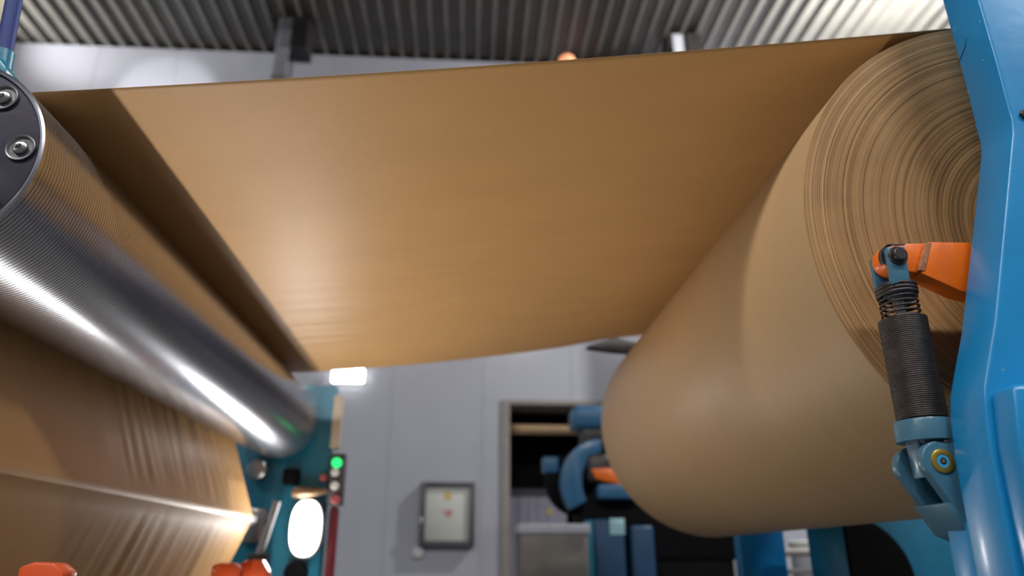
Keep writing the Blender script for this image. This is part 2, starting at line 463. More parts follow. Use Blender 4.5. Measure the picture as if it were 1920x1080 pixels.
def tangent(c1, r1, s1, c2, r2, s2):
    """line touching two circles, the circles lying on side s (+1: left) of the direction of travel c1->c2"""
    d = c2 - c1; L_ = d.length; base = math.atan2(d.y, d.x)
    k = (s2 * r2 - s1 * r1) / L_
    for sg in (1, -1):
        an = base + sg * math.acos(max(-1, min(1, k)))
        nrm = Vector((math.cos(an), math.sin(an)))
        tr = Vector((nrm.y, -nrm.x))       # travel direction with nrm on its left
        if tr.dot(d) > 0:
            return c1 - nrm * (s1 * r1), c2 - nrm * (s2 * r2), nrm
    raise ValueError


# travel right -> left over the rolls: both lie below the web, which is on the left hand when travelling to -x
a1, a2, n1 = tangent(RC, RR, 1, MC, MR, 1)
b1, b2, n2 = tangent(MC, MR, 1, IC, IR, -1)
down = Vector((-0.36, -0.933)).normalized()
nn = Vector((-down.y, down.x))          # left of travel
c1 = IC + nn * IR
c2 = c1 + down * 0.80
LC = c2 + Vector((down.y, -down.x)) * -0.07     # last roller: web passes on its left... kept below the view


def arc(c, r, p0, p1, ccw, n_):
    t0 = math.atan2(p0.y - c.y, p0.x - c.x); t1 = math.atan2(p1.y - c.y, p1.x - c.x)
    if ccw and t1 < t0: t1 += 2 * PI
    if not ccw and t1 > t0: t1 -= 2 * PI
    return [Vector((c.x + r * math.cos(t0 + (t1 - t0) * i / n_), c.y + r * math.sin(t0 + (t1 - t0) * i / n_))) for i in range(n_ + 1)]


lift = 0.0012
st = RC + (a1 - RC).normalized() * RR
ang0 = math.atan2(a1.y - RC.y, a1.x - RC.x) - 0.25
startp = RC + Vector((math.cos(ang0), math.sin(ang0))) * RR
path = arc(RC, RR + lift, startp, a1, True, 6)[:-1]
N1 = 60
path += [a1.lerp(a2, i / N1) for i in range(N1 + 1)][:-1]
path += arc(MC, MR + lift, a2, b1, True, 30)[:-1]
N2 = 26
path += [b1.lerp(b2, i / N2) for i in range(N2 + 1)][:-1]
path += arc(IC, IR + lift, b2, c1, False, 12)[:-1]
path += [c1.lerp(c2, i / 20) for i in range(21)]
seglen = [0]
for p, q in zip(path[:-1], path[1:]): seglen.append(seglen[-1] + (q - p).length)
tot_a = (a2 - a1).length


def smoothstep(a, b_, x):
    t = max(0, min(1, (x - a) / (b_ - a))); return t * t * (3 - 2 * t)


NY = 150
web = MB(); vs = []
for j in range(NY + 1):
    y = YN + (YF - YN) * j / NY
    u = (y - YN) / (YF - YN)
    for i, p in enumerate(path):
        t = (path[min(i + 1, len(path) - 1)] - path[max(i - 1, 0)]).normalized(); nr = Vector((-t.y, t.x))
        s_ = seglen[i]; off = 0
        if 5 < i < 6 + N1:
            v = (i - 6) / N1; env = math.sin(PI * max(0, min(1, v)))
            amp = 0.0085 * smoothstep(.15, .75, u) * env
            off = amp * (mnoise.noise(Vector((y * 9.0, v * 1.2, 0))) + .6 * mnoise.noise(Vector((y * 21, v * 1.5, 4))))
            off += (0.016 + .022 * u) * 4 * v * (1 - v)
            # far edge a little slack towards the big roll
            off += 0.012 * smoothstep(.9, 1, u) * math.exp(-((v - .2) / .07) ** 2) * -1
        else:
            k0 = 6 + N1 + 30
            if i > k0:
                fade = smoothstep(0, 5, i - k0) * smoothstep(0, 4, abs(i - (k0 + N2 + 6)) - 6)
                if k0 + N2 <= i <= k0 + N2 + 12: fade = 0
                amp = 0.0062 * smoothstep(.28, .6, u) * fade
                off = amp * (mnoise.noise(Vector((y * 17, s_ * 1.2, 9))) + .7 * mnoise.noise(Vector((y * 36, s_ * 1.4, 2))))
        q = p + nr * off
        vs.append((q.x, y, q.y))
W_ = len(path)
web.add(vs, [(j * W_ + i, j * W_ + i + 1, (j + 1) * W_ + i + 1, (j + 1) * W_ + i) for j in range(NY) for i in range(W_ - 1)])
wo = web.build('paper_web', 'kraft_web', ang=60, loc=(0, YN, H))
tag(wo, 'wide brown kraft paper web stretched from the big roll over the steel roller and down', 'paper')
sd = wo.modifiers.new('paper_thickness', 'SOLIDIFY'); sd.thickness = 0.0006; sd.offset = 0

# ------------------------------------------------------------------ big paper roll
pr = thing('paper_roll', (RC.x, (YN + YF) / 2, RC.y - RR), 'huge wound roll of brown kraft paper held by the blue arm', 'paper roll')
COR = 0.075
MB().lathe([(YN + .0005, COR), (YN + .0005, RR - .004), (YN + .004, RR), (YF - .004, RR), (YF, RR - .004), (YF, COR)], 'y', (RC.x, 0, RC.y), 220, cap=False).build('wound_paper', 'kraft', pr, ang=50)
rnd = random.Random(3)
prof = [(0.006, COR)]
r = COR
while r < RR - 0.006:
    w_ = rnd.choice((.0025, .004, .006, .009)); st_ = rnd.uniform(-.0003, .0006)
    prof += [(-st_, r), (-st_, min(r + w_ - .0006, RR - .004))]
    r += w_
prof += [(0.0, RR - .003), (0.004, RR - .0004)]
ef = MB().lathe(prof, 'y', (0, 0, 0), 256, cap=False)
ef.v = [(x + RC.x, y_ + YN, z + RC.y) for x, y_, z in ef.v]
ef.build('layered_end', 'grain', pr, ang=30, loc=(RC.x, YN, RC.y))
MB().lathe([(YN - .012, COR - .012), (YN - .012, COR), (YF + .012, COR), (YF + .012, COR - .012)], 'y', (RC.x, 0, RC.y), 64, cap=False).build('core_tube', 'core', pr)

# ------------------------------------------------------------------ grooved steel roll
YM0, YM1 = 0.915 * D, 2.97 * D
sr = thing('grooved_steel_roll', (MC.x, (YM0 + YM1) / 2, MC.y - MR), 'shiny grooved steel roller at left carrying the paper web', 'roller')
prof, mis = [], []
y = YM0 + .004
prof.append((YM0 + .002, MR - .010)); mis.append(0)
prof.append((YM0, MR - .004)); mis.append(0)
prof.append((YM0 + .003, MR)); mis.append(0)
y = YM0 + .016
while y < YM1 - .02:
    prof += [(y, MR), (y + .0004, MR - .0011), (y + .0015, MR - .0011), (y + .0019, MR)]; mis += [1, 1, 1, 0]
    y += .0098
prof += [(YM1 - .003, MR), (YM1, MR - .004), (YM1, .05)]; mis += [0, 0, 0]
MB().lathe(prof, 'y', (MC.x, 0, MC.y), 160, cap=False, mis=mis).build('grooved_shell', ['chrome', 'groove'], sr, ang=28)
plate = MB().lathe([(YM0 + .006, .05), (YM0 + .006, MR - .012), (YM0 + .001, MR - .0095)], 'y', (MC.x, 0, MC.y), 128, cap=False)
plate.build('end_plate', 'cap', sr)
MB().lathe([(YM0 - .16, .040), (YM0 - .155, .045), (YM0 - .01, .045), (YM0 - .008, .062), (YM0 + .006, .062)], 'y', (MC.x, 0, MC.y), 48).build('near_journal', 'steel', sr)
MB().lathe([(YM1 - .01, .05), (YM1 + .12, .05)], 'y', (MC.x, 0, MC.y), 48).build('far_journal', 'steel', sr)
for k in range(8):
    a = math.radians(5 + 45 * k); bx, bz = MC.x + .79 * MR * math.cos(a), MC.y + .79 * MR * math.sin(a)
    bo = MB().lathe([(YM0 + .0055, .0285), (YM0 + .002, .0285), (YM0 + .0012, .027), (YM0 + .002, .0245), (YM0 + .005, .023), (YM0 + .0052, .015)], 'y', (bx, 0, bz), 32, cap=False).build('countersink_ring', 'ring', sr)
    MB().lathe([(YM0 + .005, .0140), (YM0 - .0005, .0135), (YM0 - .003, .010), (YM0 - .0035, .006), (YM0 + .002, .005)], 'y', (bx, 0, bz), 24).build('bolt', 'steel', bo)

# lower idler behind the web
ir = thing('idler_roller', (IC.x, 2.7, IC.y - IR), 'steel idler roller behind the lower bend of the web at left', 'roller')
MB().lathe([(YN - .06, IR - .004), (YN - .056, IR), (YF + .10, IR), (YF + .104, IR - .004)], 'y', (IC.x, 0, IC.y), 64).build('shell', 'chrome', ir)
MB().lathe([(YN - .3, .02), (YN - .06, .02)], 'y', (IC.x, 0, IC.y), 32).build('near_shaft', 'steel', ir)
MB().lathe([(YF + .104, .02), (4.27, .02)], 'y', (IC.x, 0, IC.y), 32).build('far_shaft', 'steel', ir)
lr = thing('take_off_roller', (LC.x, 2.7, LC.y - .07), 'steel take-off roller low at the end of the web at left', 'roller')
MB().lathe([(YN - .05, .066), (YN - .046, .069), (YF + .05, .069), (YF + .054, .066)], 'y', (LC.x, 0, LC.y), 48).build('shell', 'chrome', lr)
MB().lathe([(YN - .3, .03), (YN - .05, .03)], 'y', (LC.x, 0, LC.y), 24).build('near_shaft', 'steel', lr)
MB().lathe([(YF + .054, .03), (4.27, .03)], 'y', (LC.x, 0, LC.y), 24).build('far_shaft', 'steel', lr)

# near side frame left of the picture; a bracket of it shows above the roller end
nf = thing('teal_side_frame', (-1.9, 1.15, 0), 'teal machine side frame whose edge shows above the steel roller end', 'machine frame')
MB().box(-2.25, -1.55, 1.08, 1.16, 0, 2.15).build('side_plate', 'teal', nf, bevel=.01)
MB().box(-1.56, -1.00, 1.085, 1.145, .18, .30).build('lower_arm', 'teal', nf, bevel=.01)
MB().box(-1.56, IC.x + .05, 1.085, 1.145, IC.y - .055, IC.y + .055).build('idler_arm', 'teal', nf, bevel=.01)
MB().box(-1.56, MC.x - .02, 1.10, 1.145, MC.y - .06, MC.y + .06).build('roller_arm', 'teal', nf, bevel=.01)
pts = [P(px, py, 1.33) for px, py in ((-150, 20), (-40, 70), (0, 108), (8, 122), (27, 146), (20, 172), (-40, 120), (-150, 70))]
tb = MB().prism([(p.x, p.z + 0.004) for p in pts], 1.300, 1.355).build('top_bracket', 'teal', nf, bevel=.004)
MB().box(-2.25, P(-120, 40, 1.33).x, 1.15, 1.36, P(0, 70, 1.33).z + .00, P(0, 20, 1.33).z).build('top_arm', 'teal', nf, bevel=.004)

q0, q1 = P(26.5, 0, 1.36), P(6, 108, 1.36)
xp = (q0.x + q1.x) / 2
vp_ = thing('blue_pipe', (xp, 1.40, 2.0), 'deep blue upright pipe in the top left corner above the steel roller', 'pipe')
MB().tube([q1 - (q0 - q1) * .35, q1 + (q0 - q1) * 1.0, q1 + (q0 - q1) * 9], .0165, 20).build('pipe_wall', 'navy', vp_)
e0 = q1 + (q0 - q1) * .02
MB().tube([e0 - (q0 - q1) * .3, e0 + (q0 - q1) * .06], .0205, 20).build('pipe_socket', 'teal', vp_)
r0 = P(-8, 20, 2.6)
tag(MB().box(r0.x - .06, P(8, 0, 2.6).x, 2.58, 2.62, H + 2.12, ZC).build('cream_rail', 'pale_rail', None, bevel=.004), 'cream upright rail left of the deep blue pipe', 'rail')

# ------------------------------------------------------------------ near blue arm of the roll stand (right)
YA0 = 1.125; YA1 = YA0 * 1.084
edge = [(1835, 0), (1870, 120), (1891, 200), (1898, 222), (1899, 250), (1885, 400), (1866, 600), (1851, 690), (1846, 725), (1847, 760), (1857, 840), (1885, 980), (1905, 1080)]
out = [(R2(*e)[0] * YA0, H + R2(*e)[1] * YA0) for e in edge]
top = out[0]; d0 = (Vector(out[0]) - Vector(out[1])).normalized()
up_ = Vector(out[0]) + d0 * .9
bot = Vector(out[-1]); d1_ = (Vector(out[-1]) - Vector(out[-2])).normalized()
poly = [(up_.x, up_.y)] + out + [(out[-1][0] + .0, .35), (out[-1][0] - .10, .12), (out[-1][0] - .10, 0), (1.95, 0), (1.95, 1.6), (1.7, up_.y)]
ra = thing('roll_stand_arm', (1.3, (YA0 + YA1) / 2, 0), 'big bright blue cranked arm of the roll stand at right edge', 'machine arm')
MB().prism(poly, YA0, YA1).build('arm_plate', 'blue', ra, bevel=.006, seg=3)
ins = [(1851, 734), (1862, 840), (1890, 980), (1911, 1080)]
io = [(R2(*e)[0] * YA0 + .004, H + R2(*e)[1] * YA0) for e in ins]
fpoly = io + [(io[-1][0] + .02, .5), (1.8, .5), (1.8, io[0][1] + .035)]
MB().prism(fpoly, YA0 - .055, YA0 + .002).build('front_cover', 'blue', ra, bevel=.010, seg=3)
MB().lathe([(YA1 - .01, .11), (YA1 + .055, .11), (YA1 + .06, .105)], 'y', (RC.x, 0, RC.y), 64).build('chuck_boss', 'blue', ra)
MB().lathe([(YA1 + .055, .075), (YN - .04, .075), (YN - .039, .165), (YN - .018, .175), (YN - .014, .172), (YN - .0139, .058), (YN + .10, .058)], 'y', (RC.x, 0, RC.y), 64).build('chuck', 'dark_steel', ra)
sb = P(1906, 215, YA0)
MB().lathe([(YA0 - .006, .009), (YA0 - .005, .0105), (YA0 + .002, .0105)], 'y', (sb.x + .015, 0, sb.z), 6).build('plug_bolt', 'dark_steel', ra)
# scratch on the left-hand edge face


def on_edge(px, py):
    best = None
    for k in range(200):
        y_ = YA0 + (YA1 - YA0) * k / 199; p = P(px, py, y_)
        for a, b_ in zip(out[:-1], out[1:]):
            if min(a[1], b_[1]) <= p.z <= max(a[1], b_[1]):
                xe_ = a[0] + (b_[0] - a[0]) * (p.z - a[1]) / (b_[1] - a[1])
                if best is None or abs(xe_ - p.x) < best[0]: best = (abs(xe_ - p.x), p)
    return best[1]


MB().tube([on_edge(*q) for q in ((1812, 70), (1811, 84), (1806, 98), (1801, 110), (1795, 117))], [.0004, .0012, .0014, .0012, .0004], 6).build('scratch', 'dark_steel', ra)
for q in ((1843, 113), (1816, 172), (1838, 40)):
    c_ = on_edge(*q); MB().lathe([(-.001, .0012), (.0008, .001)], 'x', (c_.x, c_.y, c_.z), 8).build('paint_chip', 'white', ra)

# ------------------------------------------------------------------ orange lever
YO0, YO1 = 1.264, 1.300
ol = thing('orange_lever', tuple(P(1810, 500, YO0)), 'orange painted steel lever reaching out from the blue arm over the roll end', 'lever')
ec = P(1680, 484, YO0); er = P(1680, 484, YO0).x - P(1652, 484, YO0).x
eye = [(ec.x + er * math.cos(a), ec.z + er * math.sin(a)) for a in np.linspace(math.radians(95), math.radians(262), 20)]
jt, jb = P(1745, 454, YO0), P(1722, 545, YO0)
lo1 = P(1697, 508, YO0)
jb = P(1731, 511, YO0)
MB().prism(eye + [(lo1.x, lo1.z), (jb.x + .012, jb.z - .003), (jt.x + .012, jt.z)], YO0, YO1).build('lever_eye', 'orange', ol, bevel=.003, seg=2)
rt, rb_, rm = P(1850, 453, YO0 - .009), P(1850, 562, YO0 - .009), P(1803, 546, YO0 - .009)
j2t, j2b = P(1741, 453, YO0 - .009), P(1728, 512, YO0 - .009)
MB().prism([(j2t.x, j2t.z), (j2b.x, j2b.z), (rm.x, rm.z), (rb_.x + .14, rb_.z - .03), (rt.x + .14, rt.z)], YO0 - .009, YO1).build('lever_beam', 'orange', ol, bevel=.0025, seg=2)
wt = MB(); w0, w1, w2, w3 = P(1736, 456, YO0 - .010), P(1747, 454, YO0 - .010), P(1735, 508, YO0 - .010), P(1722, 507, YO0 - .010)
wt.prism([(p.x, p.z) for p in (w3, w2, w1, w0)], YO0 - .0105, YO0 - .002)
wt.build('worn_weld_strip', 'orange_worn', ol, bevel=.001, seg=1)
# chipped bare steel around the eye
cface = [(ec.x + er * k * math.cos(math.radians(a)), ec.z + er * k * math.sin(math.radians(a))) for a, k in ((132, .97), (150, .97), (170, .985), (195, .97), (215, .93), (240, .86), (262, .6), (250, .25), (185, .15), (140, .2), (122, .6))]
MB().prism(cface, YO0 - .0008, YO0 + .002).build('bare_patch', 'dark_chip', ol, bevel=.0003, seg=1)
bp_ = [(ec.x + er * 1.012 * math.cos(a), ec.z + er * 1.012 * math.sin(a)) for a in np.linspace(math.radians(100), math.radians(205), 16)]
bq_ = [(ec.x + er * .9 * math.cos(a), ec.z + er * .9 * math.sin(a)) for a in np.linspace(math.radians(205), math.radians(100), 16)]
MB().prism(bp_ + bq_, YO0 - .0008, YO0 + .009).build('bare_patch', 'dark_chip', ol, bevel=.0003, seg=1)
tface = [(ec.x + er * k * math.cos(math.radians(a)), ec.z + er * k * math.sin(math.radians(a))) for a, k in ((128, 1.0), (112, 1.005), (95, 1.005), (78, 1.02), (52, 1.32), (50, 1.22), (72, .93), (92, .88), (112, .86), (126, .84))]
MB().prism(tface, YO0 - .0008, YO0 + .006).build('bare_patch', 'dark_chip', ol, bevel=.0003, seg=1)

# ------------------------------------------------------------------ spring strut
YSX = 1.281
xs_, ztop = 0.6555 * 1.27, 0
def zz(py, px=1700, y=1.27): return P(px, py, y).z
sx_ = P(1691, 597, YSX).x
ss = thing('spring_strut', (sx_, YSX, zz(870, 1762)), 'black coil spring strut with blue clevis ends beside the roll end', 'spring strut')
# upper clevis: two cheeks and a bridge
def cheek(y0, y1, name):
    a, b_, c, d_ = P(1661, 465, 1.25), P(1694, 463, 1.25), P(1705, 528, 1.25), P(1673, 532, 1.25)
    return MB().prism([(a.x, a.z), (d_.x, d_.z - .001), (c.x, c.z - .001), (b_.x, b_.z)], y0, y1).build(name, 'greyblue', ss, bevel=.0018)
cheek(1.246, 1.260, 'clevis_cheek'); cheek(1.302, 1.314, 'clevis_cheek')
zt, zm, zbt = zz(535, 1681), zz(597, 1691), zz(785, 1725)
MB().lathe([(zt - .022, .020), (zt - .020, .028), (zt + .004, .028), (zt + .006, .025)], 'z', (sx_, YSX - .006, 0), 32).build('clevis_neck', 'greyblue', ss)
pc = P(1684, 479, 1.244)
pb_ = MB().lathe([(1.248, .0185), (1.243, .0190), (1.2415, .0175), (1.2415, .0140), (1.234, .0135), (1.2325, .0115)], 'y', (pc.x, 0, pc.z), 32).build('pivot_bolt', 'dark_steel', ss)
MB().lathe([(1.258, .011), (1.303, .011)], 'y', (pc.x, 0, pc.z), 20).build('pivot_pin', 'steel', ss)
def coil(r, z0, z1, turns, wire, name, mat, per=22):
    n_ = int(turns * per)
    ptsc = [(sx_ + r * math.cos(2 * PI * turns * i / n_), YSX + r * math.sin(2 * PI * turns * i / n_), z0 + (z1 - z0) * i / n_) for i in range(n_ + 1)]
    return MB().tube(ptsc, wire, 7).build(name, mat, ss, ang=80)
coil(.0335, zm - .004, zt - .018, 5.5, .0024, 'upper_coil', 'spring', 28)
coil(.0345, zt - .022, zt + .002, 3.2, .0042, 'upper_coil_end', 'spring', 28)
coil(.0415, zbt, zm, 50, .0022, 'main_coil', 'spring', 26)
MB().lathe([(zbt, .0397), (zm - .002, .0397), (zm + .0005, .0385), (zm + .0005, .012)], 'z', (sx_, YSX, 0), 40).build('spring_sleeve', 'spring', ss)
MB().lathe([(zm - .02, .011), (zt + .0, .011)], 'z', (sx_, YSX, 0), 24).build('piston_rod', 'steel', ss)
zc1, zc0 = zz(788, 1726), zz(828, 1726)
MB().lathe([(zc0, .044), (zc0 + .001, .0505), (zc1 - .003, .0505), (zc1, .049), (zc1, .036)], 'z', (sx_, YSX, 0), 56).build('spring_collar', 'greyblue', ss)
xe = P(1724, 860, YSX).x; xpn = P(1760, 866, YSX).x; zpn = zz(866, 1762, YSX)
MB().lathe([(zc0 - .004, .030), (zc0 + .002, .036)], 'z', (sx_, YSX, 0), 40).build('collar_seat', 'steel', ss)
ey = [(xpn + .026 * math.cos(a), zpn + .026 * math.sin(a)) for a in np.linspace(math.radians(200), math.radians(400), 20)]
ey = [(sx_ - .030, zc0 + .002), (sx_ - .026, zpn - .030)] + ey + [(sx_ + .030, zc0)]
MB().prism(ey, YSX - .020, YSX + .020).build('rod_end', 'greyblue', ss, bevel=.004, seg=3)

# lower fork bracket bolted to the arm
fb = thing('fork_bracket', tuple(P(1815, 985, 1.26)), 'teal fork bracket with a brass ringed pin under the spring strut', 'bracket')
pv = P(1761, 866, 1.245)
def fork(y0, y1, sh=0.0):
    rr = .036
    pts_ = [(pv.x + rr * math.cos(a), pv.z + rr * math.sin(a)) for a in np.linspace(math.radians(80), math.radians(222), 18)]
    l1 = P(1790, 962, 1.245); l2 = P(1822, 985, 1.245); l3 = P(1835, 838, 1.245)
    pts_ += [(l1.x, l1.z), (l2.x, l2.z), (l3.x, l3.z)]
    return MB().prism(pts_, y0, y1).build('fork_cheek', 'greyblue', fb, bevel=.004, seg=3)
fork(1.236, 1.256); fork(1.314, 1.336)
l1, l2 = P(1783, 962, 1.245), P(1830, 1000, 1.245)
MB().prism([(l1.x - .012, l1.z + .016), (l1.x + .02, l1.z - .035), (l2.x + .05, l2.z - .03), (l2.x + .05, l1.z + .03)], 1.237, 1.335).build('fork_root', 'greyblue', fb, bevel=.004)
wx = P(1806, 990, 1.245)
MB().prism([(wx.x, wx.z + .01), (P(1822, 1080, 1.245).x, P(1822, 1080, 1.245).z), (P(1826, 1130, 1.245).x, P(1826, 1130, 1.245).z), (P(1860, 1130, 1.245).x, P(1860, 1130, 1.245).z), (P(1860, 990, 1.245).x, wx.z + .01)], 1.222, 1.29).build('mount_plate', 'blue', fb, bevel=.003)
MB().lathe([(1.240, .0205), (1.2335, .0205), (1.2325, .019), (1.2325, .0125), (1.236, .0125)], 'y', (pv.x, 0, pv.z), 36, cap=False).build('brass_ring', 'gold', fb)
MB().lathe([(1.25, .0118), (1.332, .0118)], 'y', (pv.x, 0, pv.z), 24).build('pin_shank', 'dark_steel', fb)
pn = MB().lathe([(1.252, .0125), (1.235, .0125), (1.2335, .0115), (1.2335, .005), (1.238, .0045)], 'y', (pv.x, 0, pv.z), 28).build('pivot_pin', 'skyblue', fb)
MB().lathe([(1.2328, .0058), (1.2328, .0035), (1.2345, .0030)], 'y', (pv.x, 0, pv.z), 16).build('grease_nipple', 'bronze', pn)

# ------------------------------------------------------------------ far side frame of the machine (teal) with lamp and buttons
YT = 4.24
fx1 = R2(627, 760)[0] * YT; fz1 = H + R2(600, 722)[1] * YT
ff = thing('teal_far_frame', (-1.4, YT + .05, 0), 'teal upright machine frame at the far end of the steel roller', 'machine frame')
MB().prism([(fx1, 0), (fx1, fz1), (fx1 - .62, fz1), (fx1 - .75, fz1 - .15), (fx1 - .75, 0)], YT, YT + .10).build('frame_plate', 'teal', ff, bevel=.008)
MB().lathe([(YT - .06, .105), (YT - .055, .112), (YT + .005, .112)], 'y', (MC.x, 0, MC.y), 48).build('bearing_housing', 'midblue', ff, bevel=0)
hk = P(548, 895, YT)
MB().box(hk.x - .045, hk.x + .045, YT - .05, YT, hk.z - .045, hk.z + .045).build('black_cover', 'black', ff, bevel=.012)
hn = P(582, 925, YT)
MB().tube([(hn.x - .085, YT - .05, hn.z), (hn.x - .04, YT - .05, hn.z), (hn.x + .03, YT - .05, hn.z + .003), (hn.x + .10, YT - .04, hn.z + .01)], [.028, .034, .024, .014], 16).build('bronze_handle', 'bronze', ff)
MB().lathe([(YT - .06, .02), (YT + .01, .02)], 'y', (hn.x, 0, hn.z), 16).build('handle_stem', 'steel', ff)
kn = P(608, 897, YT); MB().lathe([(YT - .035, .012), (YT - .03, .02), (YT + .01, .02)], 'y', (kn.x, 0, kn.z), 20).build('red_knob', 'pink', ff)
sg = MB(); s0, s1 = P(520, 940, YT - .06), P(485, 1045, YT - .06)
sg.tube([tuple(s0), tuple(s1)], .025, 12); sg.build('slanted_strut', 'steel', ff)
MB().box(s1.x - .05, s1.x + .05, YT - .09, YT + .01, s1.z - .05, s1.z + .02).build('strut_foot', 'dark_steel', ff, bevel=.006)
sb2 = P(482, 880, YT - .07); MB().lathe([(YT - .1, .045), (YT - .09, .055), (YT + .01, .055)], 'y', (sb2.x, 0, sb2.z), 28).build('shaft_hub', 'steel', ff)
# bearing arm of idler
MB().box(IC.x - .06, IC.x + .06, YT - .06, YT + .01, IC.y - .12, IC.y + .06).build('idler_bearing', 'steel', ff, bevel=.015)
bk_ = P(555, 1075, YT); MB().lathe([(YT - .04, .06), (YT, .065)], 'y', (bk_.x, 0, bk_.z), 28).build('dark_boss', 'black', ff)

# round work lamp on the frame
wl = P(573, 990, YT - .06)
wk = thing('work_lamp', tuple(wl), 'glowing white oval work lamp fixed to the teal far frame', 'lamp')
lw, lh = .082, .145
def oval(w_, h_, n_=40):
    return [(wl.x + w_ * math.copysign(abs(math.cos(a)) ** .8, math.cos(a)), wl.z + h_ * math.copysign(abs(math.sin(a)) ** .8, math.sin(a))) for a in np.linspace(0, 2 * PI, n_, endpoint=False)]
MB().prism(oval(lw + .012, lh + .012), YT - .05, YT).build('lamp_housing', 'frame_dk', wk, bevel=.008)
MB().prism(oval(lw, lh), YT - .075, YT - .045).build('lamp_glass', 'lamp_on', wk, bevel=.012, seg=3)
light('lamp_light', 'AREA', (wl.x, YT - .085, wl.z), LAMP_W, (1, .98, .95), wk, aim=(wl.x + .3, 0, wl.z + 1.2), shape='ELLIPSE', size=.14, size_y=.26)

# button strip on the edge of the far frame
YP = YT - .02
bt = thing('button_box', tuple(P(630, 900, YP)), 'narrow push-button box with a green lit button on the teal far frame', 'control box')
b0, b1_ = P(620, 850, YP), P(640, 948, YP)
MB().box(b0.x, b1_.x, YP, YP + .08, b1_.z, b0.z).build('box_body', 'frame_dk', bt, bevel=.006)
for px, py, mt, nm, rr in ((632, 868, 'green_on', 'green_button', .028), (629, 886, 'white', 'white_button', .022), (628, 911, 'white', 'white_button', .024), (630, 937, 'pink', 'red_button', .025)):
    q = P(px, py, YP)
    MB().lathe([(YP - .03, rr * .7), (YP - .024, rr * .95), (YP - .012, rr), (YP + .002, rr)], 'y', (q.x, 0, q.z), 28).build(nm, mt, bt)
cA, cB = P(628, 742, YT + .03), P(626, 842, YT + .03)
tag(MB().box(cA.x - .0, cA.x + .05, YT + .0, YT + .07, cB.z, cA.z).build('cable_duct', 'tan', None, bevel=.006), 'tan upright cable duct above the push-button box', 'duct')
cA, cB = P(619, 950, YT + .03), P(607, 1085, YT + .03)
tag(MB().box(cA.x - .0, cA.x + .05, YT + .0, YT + .07, 0, cA.z).build('conduit_pipe', 'maroon', None, bevel=.02), 'dark red upright conduit below the push-button box', 'conduit')

# low foot rail under the web (below the picture), it carries the orange guide blocks
RX = -1.165
gr = thing('foot_rail', (RX, 2.6, 0), 'low steel foot rail on posts under the descending web', 'rail')
MB().box(RX - .05, RX + .05, 1.15, 4.0, .64, .70).build('rail_bar', 'dark_steel', gr, bevel=.006)
for y in (1.3, 2.6, 3.9):
    MB().box(RX - .03, RX + .03, y - .03, y + .03, 0, .65).build('post', 'dark_steel', gr, bevel=.004)
# trough light on the floor under the web (below the picture), added for the roller's shadow band, walls shaped to steer the beam
TX, TY0, TY1 = -1.045, 1.25, 3.95
tl = thing('added_trough_light', (TX, 2.7, 0), 'long added floor trough light, out of view under the paper web', 'lamp')
MB().box(TX - .07, TX + .08, TY0, TY1, 0, .04).build('base_tray', 'white', tl, bevel=.003)
MB().prism([(TX - .044, .03), (TX - .036, .03), (TX - .002, .60), (TX - .010, .60)], TY0, TY1).build('shield_wall', 'dark_steel', tl, bevel=.002)
MB().box(TX + .075, TX + .085, TY0, TY1, .0, .14).build('front_wall', 'dark_steel', tl, bevel=.002)
MB().lathe([(TY0 + .03, .016), (TY0 + .04, .018), (TY1 - .04, .018), (TY1 - .03, .016)], 'y', (TX, 0, .075), 20).build('tube', 'bay_on', tl)
for y in (TY0 + .01, TY1 - .03):
    MB().box(TX - .022, TX + .022, y, y + .02, .035, .10).build('lamp_holder', 'white', tl, bevel=.003)
tg = light('tube_light', 'AREA', (TX, (TY0 + TY1) / 2, .098), TUBE_W, (1, .95, .88), tl, shape='RECTANGLE', size=.06, size_y=TY1 - TY0 - .1, spread=math.radians(150))
tg.rotation_euler = (Matrix.Rotation(math.radians(32), 4, 'Y') @ Matrix.Rotation(PI, 4, 'X')).to_euler()

# orange guide blocks standing on brackets of the foot rail
def guide(px0, px1, pyt, y, lab, tilt):
    a, b_ = P(px0, pyt, y), P(px1, pyt, y)
    g = thing('guide_block', ((a.x + b_.x) / 2, y, .70), lab, 'guide block', 'orange guide blocks along the foot rail')
    h = .10
    MB().prism([(a.x, a.z - h), (b_.x, b_.z - h), (b_.x, b_.z - tilt), (b_.x - .25 * (b_.x - a.x), b_.z), (a.x + .3 * (b_.x - a.x), a.z + .002), (a.x, a.z - .4 * tilt)], y, y + .06).build('block', 'red_lever', g, bevel=.006)
    MB().prism([((a.x + b_.x) / 2 - .012, .715), ((a.x + b_.x) / 2 + .012, .715), ((a.x + b_.x) / 2 + .012, a.z - h + .01), ((a.x + b_.x) / 2 - .012, a.z - h + .01)], y + .015, y + .045).build('stem', 'dark_steel', g)
    MB().box(min((a.x + b_.x) / 2 - .02, RX), max((a.x + b_.x) / 2 + .02, RX), y + .01, y + .05, .70, .73).build('foot', 'dark_steel', g)
guide(36, 122, 1056, 1.55, 'red-orange guide block at the bottom left corner before the paper', .016)
guide(398, 452, 1056, 3.30, 'dark red-orange guide block low beside the far paper edge, left of its twin', .02)
guide(447, 505, 1050, 3.42, 'light-edged orange guide block nearest to the work lamp', .05)

